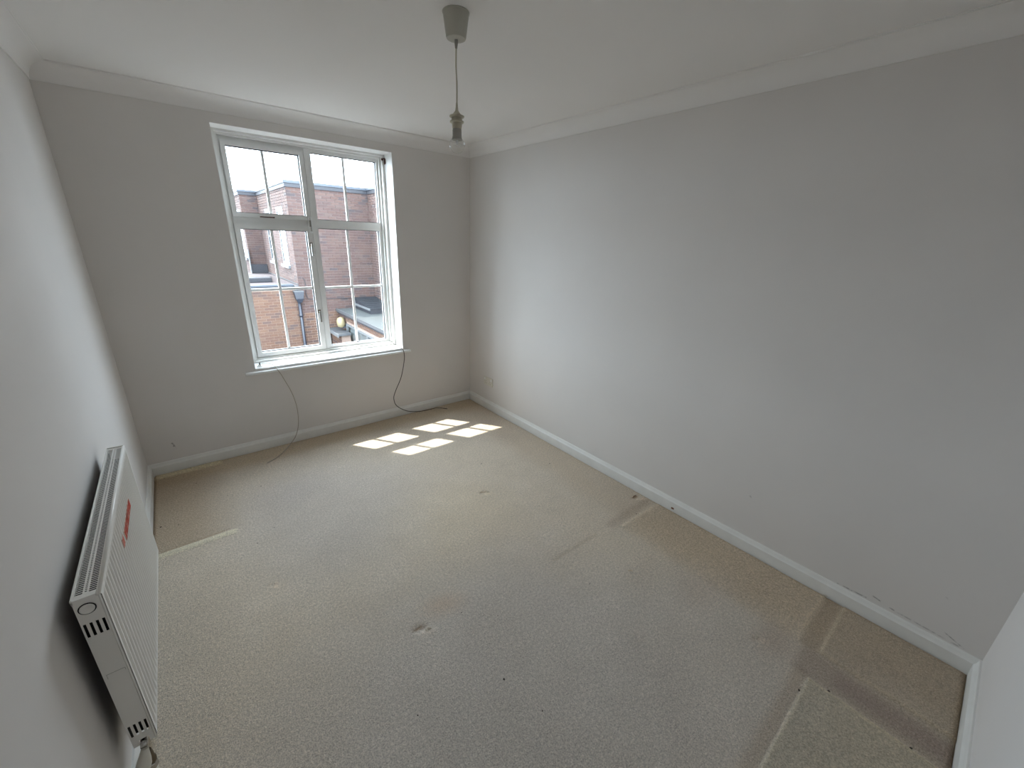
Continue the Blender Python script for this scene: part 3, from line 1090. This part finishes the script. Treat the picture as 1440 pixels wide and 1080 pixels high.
# red printed tape, lettering worn to illegible
rnd = random.Random(5)
tp = MB()
tp.box(RF - 0.001, RF + 0.0008, -1.7642, -1.5326, 0.6220, 0.6574)
tape = tp.build('printed_tape', M['pinktape'], rad)
tape['label'] = 'faded tape with worn red lettering'
tp = MB().box(RF - 0.001, RF + 0.0008, -1.8279, -1.7934, 0.6345, 0.6658)
tape2 = tp.build('printed_tape', M['pinktape'], rad)
lt = MB()
yy = -1.7600
while yy < -1.5431:
    w_ = rnd.uniform(0.008, 0.015)
    k = rnd.randint(0, 3)
    X0 = RF + 0.0008
    X1 = X0 + 0.0006
    if k != 3:
        lt.box(X0, X1, yy, yy + w_ * 0.32, 0.6240, 0.6553)
    if k in (0, 1):
        lt.box(X0, X1, yy, yy + w_, 0.6480, 0.6553)
        lt.box(X0, X1, yy, yy + w_ * 0.85, 0.6366, 0.6439)
    if k in (1, 2):
        lt.box(X0, X1, yy, yy + w_, 0.6240, 0.6303)
        lt.box(X0, X1, yy + w_ * 0.6595, yy + w_, 0.6240, 0.6553)
    if k == 3:
        lt.box(X0, X1, yy + w_ * 0.35, yy + w_ * 0.6386, 0.6240, 0.6553)
        lt.box(X0, X1, yy, yy + w_, 0.6480, 0.6553)
    yy += w_ + 0.0018
lt.build('lettering', M['red'], tape)
lt = MB()
lt.box(RF + 0.0008, RF + 0.0014, -1.8237, -1.8164, 0.6376, 0.6626)
lt.box(RF + 0.0008, RF + 0.0014, -1.8164, -1.7997, 0.6553, 0.6626)
lt.box(RF + 0.0008, RF + 0.0014, -1.8070, -1.7997, 0.6376, 0.6564)
lt.build('lettering', M['red'], tape2)

# ------------------------------------------------------------------ debris on the carpet
crumbs = [(-1.557, -2.599, 4.2), (-1.527, -2.240, 2.6), (-1.403, -2.355, 2.2), (-1.515, -2.776, 2.6), (-1.883, -2.508, 2.6),
          (-2.187, -1.178, 2.6), (-2.076, -0.578, 3.2), (-2.414, -0.290, 3.0), (-2.319, -0.401, 2.2), (-2.520, -0.738, 2.8),
          (-1.002, -0.385, 3.4), (-0.693, -1.209, 4.0), (-0.261, -1.519, 4.0), (-0.92, -2.491, 2.4), (-2.60, -0.705, 4.2), (-2.264, -0.571, 2.4), (-2.087, -1.091, 2.4),
          (-0.575, -3.42, 4.4), (-0.661, -3.345, 4.0), (-0.573, -3.661, 4.0), (-0.24, -2.30, 3.2)]
CL = ['black crumb, the largest in the foreground, below the large carpet dent',
      'small dark crumb just right of the rusty stain by the large dent',
      'tiny brown crumb on the carpet, right of the large dent and stain',
      'tiny crumb in the foreground, lower right of the black crumb',
      'small dark crumb in the foreground directly below the large carpet dent',
      'small dark crumb on open carpet right of the inner pale strip',
      'dark crumb on the carpet below the end of the white cable',
      'dark crumb nearest the pale strip along the back skirting',
      'tiny crumb in the brown carpet area, right of the other corner crumb',
      'crumb in the middle of the brown carpet area near the left corner',
      'dark crumb lying inside the sunlit window patch on the carpet',
      'dark crumb on the carpet below the sunlit window patch',
      'dark crumb nearest the right skirting, level with the middle of the room',
      'tiny dark crumb in the middle of the carpet, left of the groove',
      'dark crumb in the brown area beside the radiator end',
      'tiny crumb at the right edge of the brown carpet area',
      'tiny crumb on the carpet, upper right of the inner pale strip end',
      'dark fleck on the long edge of the raised carpet corner, near its tip',
      'dark fleck on the short edge of the raised carpet corner',
      'dark fleck lowest on the long edge of the raised carpet',
      'dark crumb on the pale ridge near the right skirting']
base = None
for i, (x, y, r) in enumerate(crumbs):
    if base is None:
        bm = bmesh.new()
        bmesh.ops.create_icosphere(bm, subdivisions=1, radius=1.0)
        for v in bm.verts:
            v.co *= 1 + 0.35 * noise.noise(v.co * 2.3)
            v.co.z *= 0.6
        base = bpy.data.meshes.new('crumb')
        bm.to_mesh(base)
        bm.free()
        base.materials.append(M['crumb'])
    o = bpy.data.objects.new('crumb', base)
    COL.objects.link(o)
    o.location = (x, y, floor_z(x, y) + r * 0.0004)
    o.scale = (r * 0.001, r * 0.0012, r * 0.001)
    o.rotation_euler = (0, 0, i * 1.7)
    tag(o, CL[i], 'crumb', 'dark crumbs scattered on the carpet')


def sliver(name, a, b, w, mt, label, cat):
    mb = MB()
    a = Vector(a)
    b = Vector(b)
    mid = (a + b) / 2 + Vector((0.003, 0.002, 0.003))
    mb.tube(spline([a, mid, b], 4), w, 6, None)
    o = mb.build(name, mt, None, smooth=True)
    tag(o, label, cat)


zf = floor_z(-0.10, -2.19) + 0.004
sliver('wood_splinter', (-0.108, -2.180, zf), (-0.072, -2.178, zf), 0.0028, M['wood'], 'brown wooden splinter on the carpet beside the right skirting board', 'splinter')
zf = floor_z(-0.67, -2.60) + 0.003
sliver('straw_fleck', (-0.690, -2.560, floor_z(-0.69, -2.56) + 0.003), (-0.672, -2.575, floor_z(-0.68, -2.57) + 0.003), 0.002, M['carpetback'],
       'tiny orange straw fleck lying in the middle right of the carpet', 'fleck')


def tuft(x, y, r, label, n=26):
    mb = MB()
    rd = random.Random(int(abs(x * 1000)))
    z0 = floor_z(x, y)
    for k in range(n):
        a = rd.uniform(0, 6.28)
        rr = rd.uniform(0, r)
        p = Vector((x + rr * math.cos(a), y + rr * math.sin(a) * 0.6, z0 + 0.001))
        q = p + Vector((rd.uniform(-0.01, 0.01), rd.uniform(-0.01, 0.01), rd.uniform(0.001, 0.007)))
        mb.tube([p, (p + q) / 2 + Vector((0, 0, 0.002)), q], 0.0009, 4)
    o = mb.build('carpet_tuft', M['tuft'], None, smooth=True)
    tag(o, label, 'carpet tuft')


tuft(-1.69, -2.225, 0.022, 'frayed pale carpet tuft beside the large dent in the carpet')
tuft(-0.545, -3.145, 0.014, 'pale frayed carpet tuft where two worn strips meet near the corner', 16)
tuft(-0.03, -3.268, 0.012, 'pale carpet tuft pulled up against the right skirting board', 14)
tuft(-0.42, -2.33, 0.012, 'pale carpet tuft at the inner end of the raised carpet ridge', 12)
tuft(-0.872, -1.545, 0.014, 'frayed tuft beside the small dent in the middle of the carpet', 14)


# ================================================================== OUTSIDE
g = MB().box(-40, 45, 0.6, 70, -3.05, -3.0).build('ground', M['ground'])
tag(g, 'dark paved yard between the buildings', kind='structure')

BL, BH, BD, JT = 0.211, 0.061, 0.012, 0.014
brick_mesh = {}


def brick_me(mi, ori):
    key = (mi, ori)
    if key not in brick_mesh:
        mb = bmesh.new()
        a, b = (BL / 2, BD / 2) if ori == 'x' else (BD / 2, BL / 2)
        v = [mb.verts.new(p) for p in ((-a, -b, 0), (a, -b, 0), (a, b, 0), (-a, b, 0), (-a, -b, BH), (a, -b, BH), (a, b, BH), (-a, b, BH))]
        for f in ((0, 3, 2, 1), (4, 5, 6, 7), (0, 1, 5, 4), (1, 2, 6, 5), (2, 3, 7, 6), (3, 0, 4, 7)):
            mb.faces.new([v[i] for i in f])
        me = bpy.data.meshes.new('brick')
        mb.to_mesh(me)
        mb.free()
        me.materials.append(M['brick%d' % mi])
        brick_mesh[key] = me
    return brick_mesh[key]


def visible(c):
    x, y, z = px(c)
    return 308 < x < 546 and 196 < y < 492 and z > 0


class BrickSet:
    def __init__(self, parent, pal=8):
        self.parent = parent
        self.pal = pal
        self.items = []

    def face(self, axis, const, out, u0, u1, z0, z1, holes=()):
        """axis 'x': bricks run along x on plane y=const, 'y': along y on plane x=const; out = +-1 outward side"""
        n = int(round((z1 - z0) / (BH + JT)))
        for j in range(n):
            z = z0 + j * (BH + JT)
            off = (BL + JT) / 2 if j % 2 else 0.0
            u = u0 - off
            while u < u1 - 0.03:
                a, b = max(u, u0), min(u + BL, u1)
                u += BL + JT
                if b - a < 0.03:
                    continue
                segs = [(a, b)]
                for (ha, hb, hc, hd_) in holes:
                    if z + BH > hc and z < hd_:
                        ns = []
                        for (p, q) in segs:
                            if q <= ha or p >= hb:
                                ns.append((p, q))
                            else:
                                if ha - p > 0.02:
                                    ns.append((p, ha))
                                if q - hb > 0.02:
                                    ns.append((hb, q))
                        segs = ns
                for (p, q) in segs:
                    full = abs((q - p) - BL) < 1e-4
                    mid = (p + q) / 2
                    c = (mid, const + out * (BD / 2 - 0.006), z) if axis == 'x' else (const + out * (BD / 2 - 0.006), mid, z)
                    self.items.append((axis, c, q - p, full, self.pal + random.choices(range(8), (5, 5, 4, 3, 2, 5, 1.3, 3))[0]))

    def finish(self, limit=300):
        cand = [(px(it[1])[2] if it[0] == 'x' else px(it[1])[2] * 2.0, i) for i, it in enumerate(self.items) if it[3] and visible(it[1])]
        cand.sort()
        pick = set(i for _, i in cand[:limit])
        vs2, fs2, mi2 = [], [], []
        base = Vector(self.parent.location)
        for i, (ax, c, L, full, mi) in enumerate(self.items):
            if i in pick:
                o = bpy.data.objects.new('brick', brick_me(mi, ax))
                COL.objects.link(o)
                o.parent = self.parent
                o.location = Vector(c) - base
                continue
            a, b = (L / 2, BD / 2) if ax == 'x' else (BD / 2, L / 2)
            k = len(vs2)
            x, y, z = Vector(c) - base
            vs2 += [(x - a, y - b, z), (x + a, y - b, z), (x + a, y + b, z), (x - a, y + b, z),
                    (x - a, y - b, z + BH), (x + a, y - b, z + BH), (x + a, y + b, z + BH), (x - a, y + b, z + BH)]
            for f in ((0, 3, 2, 1), (4, 5, 6, 7), (0, 1, 5, 4), (1, 2, 6, 5), (2, 3, 7, 6), (3, 0, 4, 7)):
                fs2.append([k + t for t in f])
                mi2.append(mi)
        me = bpy.data.meshes.new('brickwork')
        me.from_pydata(vs2, [], fs2)
        for j in range(16):
            me.materials.append(M['brick%d' % j])
        me.polygons.foreach_set('material_index', mi2)
        o = bpy.data.objects.new('brickwork', me)
        COL.objects.link(o)
        o.parent = self.parent
        tag(o, kind='stuff')


FY = 9.6
CX = 0.492
GZ = -3.0
# --- tall building
bld = empty('brick_building', (1.6, 11.0, GZ), 'tall flat roofed red brick building behind the window with white sash windows', 'building')
TOPZ = 2.84
MX1 = 2.69
mb = MB()
mb.box(CX + 0.01, MX1 + 3.0, FY + 0.01, 14.07, GZ, TOPZ)
mb.box(-0.02 + 0.01, MX1 + 3.0, 14.075 + 0.01, 19.0, GZ, TOPZ)
mb.box(MX1 + 0.01, MX1 + 3.0, 6.6, FY + 0.02, GZ, TOPZ)
mb.build('mortar_wall', M['mortarA'], bld)
w_near = (10.30, 11.16, 0.70, 2.26)
w_far = (12.12, 12.96, 0.70, 2.26)
w_bk = (14.42, 15.30, 0.70, 2.26)
bs = BrickSet(bld, 0)
bs.face('x', FY, -1, CX, MX1, -0.60, TOPZ - 0.06)
bs.face('y', CX, -1, FY + 0.003, 14.06, 0.16, TOPZ - 0.06, [w_near, w_far])
bs.face('x', 14.075, -1, -0.02, CX - 0.01, 0.16, TOPZ - 0.06)
bs.face('y', -0.02, -1, 14.08, 17.5, 0.16, TOPZ - 0.06, [w_bk])
bs.face('y', MX1, -1, 6.62, FY - 0.01, -0.6, TOPZ - 0.06)
bs.finish(300)


def coping(segs, parent):
    mb = MB()
    mb2 = MB()
    for (x0, x1, y0, y1) in segs:
        mb.box(x0, x1, y0, y1, TOPZ + 0.02, TOPZ + 0.09, 0.006)
        mb2.box(x0 + 0.02, x1 - 0.02, y0 + 0.02, y1 - 0.02, TOPZ - 0.075, TOPZ + 0.02)
    mb.build('coping', M['coping'], parent)
    mb2.build('fascia', M['soffit'], parent)


coping([(CX - 0.05, MX1 + 3.0, FY - 0.05, 14.04), (-0.07, MX1 + 3.0, 14.025, 19.1), (MX1 - 0.05, MX1 + 3.0, 6.5, FY - 0.04)], bld)


def sash(parent, xf, r, name='sash_window'):
    """window in a wall whose outer face is x = xf, looking to -x"""
    a, b, c, d = r
    fr = MB()
    w = 0.075
    fr.box(xf - 0.012, xf + 0.05, a, a + w, c, d)
    fr.box(xf - 0.012, xf + 0.05, b - w, b, c, d)
    fr.box(xf - 0.012, xf + 0.05, a + w, b - w, d - w, d)
    fr.box(xf - 0.012, xf + 0.05, a + w, b - w, c, c + w)
    fr.box(xf, xf + 0.05, a + w, b - w, (c + d) / 2 - 0.03, (c + d) / 2 + 0.03)
    f = fr.build(name, M['extwhite'], parent)
    mid = (a + b) / 2
    fb = MB()
    fb.box(xf - 0.006, xf + 0.009, mid - 0.014, mid + 0.014, c + w, d - w)
    for t in (0.25, 0.75):
        zz = c + (d - c) * t
        fb.box(xf - 0.006, xf + 0.009, a + w, b - w, zz - 0.012, zz + 0.012)
    fb.build('glazing_bar', M['extwhite'], f)
    for (p, q) in ((a + w, mid - 0.014), (mid + 0.014, b - w)):
        for (s0, s1) in ((c + w, (c + d) / 2 - 0.03), ((c + d) / 2 + 0.03, d - w)):
            MB().box(xf + 0.002, xf + 0.008, p, q, s0, s1).build('pane', M['glassdark'], f)
    MB().box(xf - 0.075, xf + 0.03, a - 0.06, b + 0.06, c - 0.085, c - 0.002, 0.006).build('stone_sill', M['extwhite'], parent)
    MB().box(xf - 0.012, xf + 0.03, a - 0.01, b + 0.01, d, d + 0.055).build('lintel', M['extwhite'], parent)


M['glassdark'] = mat('reflective_dark_glass', (0.030, 0.036, 0.040), 0.12, spec=0.25)
sash(bld, CX, w_near)
sash(bld, CX, w_far)
sash(bld, -0.02, w_bk)
MB().box(CX - 0.018, CX + 0.01, FY + 0.02, 14.05, 0.205, 0.235).build('flashing', M['lead'], bld)
MB().box(-0.03, CX - 0.02, 14.0, 14.07, 0.20, 0.50).build('roof_upstand', M['soffit'], bld)
MB().box(-0.06, -0.03, 13.96, 14.06, 0.20, 1.0).build('vent_pipe', M['extwhite'], bld)

# --- low extension on the left
ext = empty('brick_extension', (-1.5, 11.0, GZ), 'low orange brick extension with a pinkish flat roof below the tall building', 'building')
mb = MB().box(-6.0, CX - 0.002, FY + 0.01, 14.0, GZ, 0.13)
mb.build('mortar_wall', M['mortar'], ext)
bs = BrickSet(ext)
bs.face('x', FY, -1, -3.6, 1.50, GZ, 0.08 - 0.0)
# remove the bricks that would lie inside the tall building's own face
bs.items = [it for it in bs.items if not (it[1][0] > CX - 0.02 and it[1][2] > -0.66)]
bs.finish(300)
MB().box(CX, 1.49, FY + 0.006, FY + 0.01, GZ, -0.6).build('lower_mortar', M['mortar'], ext)
MB().box(-6.05, CX - 0.02, FY + 0.02, 14.0, 0.13, 0.19).build('roof', M['felt'], ext)
MB().box(-6.05, CX - 0.14, FY - 0.06, FY + 0.06, 0.195, 0.245, 0.01).build('edge_trim', M['coping'], ext)
MB().box(-6.05, CX - 0.14, FY - 0.045, FY + 0.0, 0.125, 0.195, 0.01).build('fascia', M['soffit'], ext)
MB().box(-6.0, 0.02, 10.75, 10.98, 0.19, 0.33, 0.02).build('roof_kerb', M['soffit'], ext)
mb = MB()
mb.quad((-6.0, 10.98, 0.335), (0.02, 10.98, 0.335), (0.30, 12.6, 0.215), (-6.0, 13.6, 0.215))
mb.build('roof_slope', M['felt'], ext)

# --- hopper and downpipe
dp = empty('downpipe', (0.43, 9.5, GZ), 'dark blue rainwater hopper and downpipe on the brick corner', 'downpipe')
mb = MB()
for (za, zb_, ha, hb) in ((0.03, -0.02, 0.125, 0.125), (-0.02, -0.16, 0.115, 0.10), (-0.16, -0.27, 0.10, 0.048)):
    vsn = []
    for z, h in ((za, ha), (zb_, hb)):
        vsn.append([mb.bm.verts.new((0.435 + sx * h, 9.50 + sy * min(h, 0.075), z)) for sx, sy in ((-1, -1), (1, -1), (1, 1), (-1, 1))])
    for k in range(4):
        j = (k + 1) % 4
        mb.bm.faces.new((vsn[0][k], vsn[0][j], vsn[1][j], vsn[1][k]))
    mb.bm.faces.new(vsn[0])
    mb.bm.faces.new(vsn[1][::-1])
mb.build('hopper', M['bluepipe'], dp)
MB().box(0.30, 0.57, 9.42, 9.585, 0.028, 0.062, 0.005).build('hopper_rim', M['lead'], dp)
MB().tube([(0.425, 9.52, -0.25), (0.425, 9.52, GZ + 0.001)], 0.042, 14).build('pipe', M['bluepipe'], dp, smooth=True)
for zz in (-0.62, -1.5, -2.4):
    MB().tube([(0.425, 9.52, zz), (0.425, 9.52, zz - 0.06)], 0.052, 14).build('pipe_collar', M['bluepipe'], dp, smooth=True)
MB().box(0.36, 0.47, 9.52, 9.62, 0.065, 0.20, 0.01).build('outlet', M['lead'], dp)
pts = [(0.62, 9.585, 0.42), (0.66, 9.582, 0.28), (0.65, 9.582, 0.05), (0.66, 9.582, -0.12), (0.72, 9.582, -0.20), (0.95, 9.582, -0.21), (1.4, 9.582, -0.22), (2.1, 9.582, -0.235)]
o = MB().tube(spline(pts, 5), 0.009, 6).build('wall_cable', M['soffit'], None, smooth=True)
tag(o, 'thin dark cable clipped along the brick wall above the outbuilding', 'cable')

# --- single-storey outbuilding at lower right
OXW = 1.502
RZ = -0.545
ob = empty('outbuilding', (2.1, 7.6, GZ), 'single storey brick outbuilding with grey flat roof and white windows', 'building')
ow = (6.35, 8.95, -1.75, -0.88)
MB().box(OXW + 0.12, 2.66, 4.6, FY - 0.012, GZ, RZ - 0.06).build('inner_wall', M['darkpane'], ob)
mb = MB()
plate(mb, [4.6, ow[0], ow[1], FY - 0.012], [GZ, ow[2], ow[3], RZ - 0.06], [ow], lambda u, v, t: (OXW + 0.01 + t, u, v), 0.11)
mb.build('mortar_wall', M['mortar'], ob)
bs = BrickSet(ob)
bs.face('y', OXW, -1, 4.6, FY - 0.02, GZ + 0.015, RZ - 0.09, [ow])
bs.finish(300)
MB().box(OXW - 0.06, 2.66, 4.5, FY - 0.012, RZ - 0.055, RZ, 0.008).build('roof', M['greyfelt'], ob)
MB().box(OXW - 0.075, OXW - 0.055, 4.5, FY - 0.012, RZ - 0.065, RZ + 0.022, 0.004).build('roof_edge', M['lead'], ob)
MB().box(OXW - 0.045, OXW + 0.0, 4.5, FY - 0.02, RZ - 0.115, RZ - 0.06).build('fascia', M['soffit'], ob)
a, b, c, d = ow
fr = MB()
w = 0.06
fr.box(OXW - 0.02, OXW + 0.05, a, b, d - w, d)
fr.box(OXW - 0.02, OXW + 0.05, a, b, c, c + w)
ys3 = [a, a + 0.86, a + 1.73, b - w]
for yy in ys3:
    fr.box(OXW - 0.02, OXW + 0.05, yy, yy + w, c + w, d - w)
f = fr.build('window', M['extwhite'], ob)
for i in range(3):
    MB().box(OXW + 0.012, OXW + 0.016, ys3[i] + w, ys3[i + 1], c + w, d - w).build('pane', M['glass'], f)
cu_ = MB()
n = 120
prev = None
for k in range(n + 1):
    yy = a + 0.06 + (b - a - 0.12) * k / n
    xx = OXW + 0.075 + 0.02 * math.sin(k * 1.9) * (0.6 + 0.4 * math.sin(k * 0.37))
    cur = (cu_.bm.verts.new((xx, yy, c + w)), cu_.bm.verts.new((xx, yy, d - w)))
    if prev:
        cu_.bm.faces.new((prev[0], cur[0], cur[1], prev[1]))
    prev = cur
# the curtain hangs behind the glass, in a shallow recess of the wall
cu_.build('curtain', M['curtain'], ob, smooth=True)
# porch with canopy next to it
pc = empty('porch', (1.3, 9.0, GZ), 'small brick porch with a pale flat canopy beside the outbuilding', 'porch')
MB().box(1.22, OXW - 0.02, 8.60, 9.50, GZ, -1.17).build('mortar_wall', M['mortar'], pc)
bs = BrickSet(pc)
bs.face('y', 1.21, -1, 8.60, 9.50, GZ + 0.01, -1.18)
bs.finish(300)
MB().box(1.12, OXW - 0.018, 8.52, 9.56, -1.165, -1.095, 0.01).build('canopy', M['lead'], pc)
MB().box(1.095, 1.12, 8.50, 9.56, -1.19, -1.09, 0.005).build('canopy_fascia', M['extwhite'], pc)
dr = empty('dark_boards', (1.08, 9.5, GZ), 'dark timber gate between the extension wall and the porch', 'boards')  # dark upright boards set into the dark gap beside the porch
for k in range(3):
    MB().box(0.90 + k * 0.095, 0.90 + k * 0.095 + 0.088, 9.50, 9.53, GZ, -1.28, 0.004).build('board', M['soffit'], dr)
# wall lamp
wlp = empty('bulkhead_lamp', (OXW - 0.1, 9.05, -0.98), 'cream oval outside lamp on the corner of the outbuilding', 'lamp')
bmx = MB()
bmx.lathe([(0.03, -0.02), (0.085, 0.01), (0.115, 0.07), (0.12, 0.15), (0.11, 0.22), (0.08, 0.27), (0.03, 0.29)], (OXW - 0.13, 9.02, -0.99), 'z', 24)
bmx.build('lamp_cover', M['globe'], wlp, auto=True)
MB().box(OXW - 0.10, OXW - 0.008, 8.95, 9.09, -1.03, -0.97, 0.01).build('lamp_base', M['soffit'], wlp)
# slate lean-to above the outbuilding roof
sl = empty('slate_roof', (2.35, 8.9, RZ), 'dark blue slate lean-to roof with a white bargeboard above the outbuilding', 'roof')
mb = MB()
mb.prism([(0, 0), (0, 0.135), (1.36, 0.31), (1.36, 0)], (2.0, 8.225, RZ), (MX1 - 0.012, 8.225, RZ), (0, 1, 0), (0, 0, 1))
mb.build('roof_body', M['soffit'], sl)
SLP = 0.175 / 1.36
for row in range(7):
    for k in range(4):
        y0 = 8.20 + row * 0.195
        z0 = RZ + 0.137 + row * 0.195 * SLP
        xa = 1.985 + k * 0.20 + (0.1 if row % 2 else 0)
        if row % 2 and k == 0:
            xa = 1.985
        xb = min(1.985 + (k + 1) * 0.20 + (0.1 if row % 2 else 0) - 0.006, MX1 - 0.014)
        yl = min(0.215, FY - 0.015 - y0)
        if xb - xa < 0.03:
            continue
        mb = MB()
        mb.prism([(0, 0.008), (0, 0.018), (yl, yl * SLP + 0.004), (yl, yl * SLP - 0.004)], (xa, y0, z0), (xb, y0, z0), (0, 1, 0), (0, 0, 1))
        mb.build('slate', M['slate'], sl)
MB().box(1.965, 1.995, 8.22, 9.42, RZ + 0.10, RZ + 0.165, 0.004).build('bargeboard', M['extwhite'], sl)
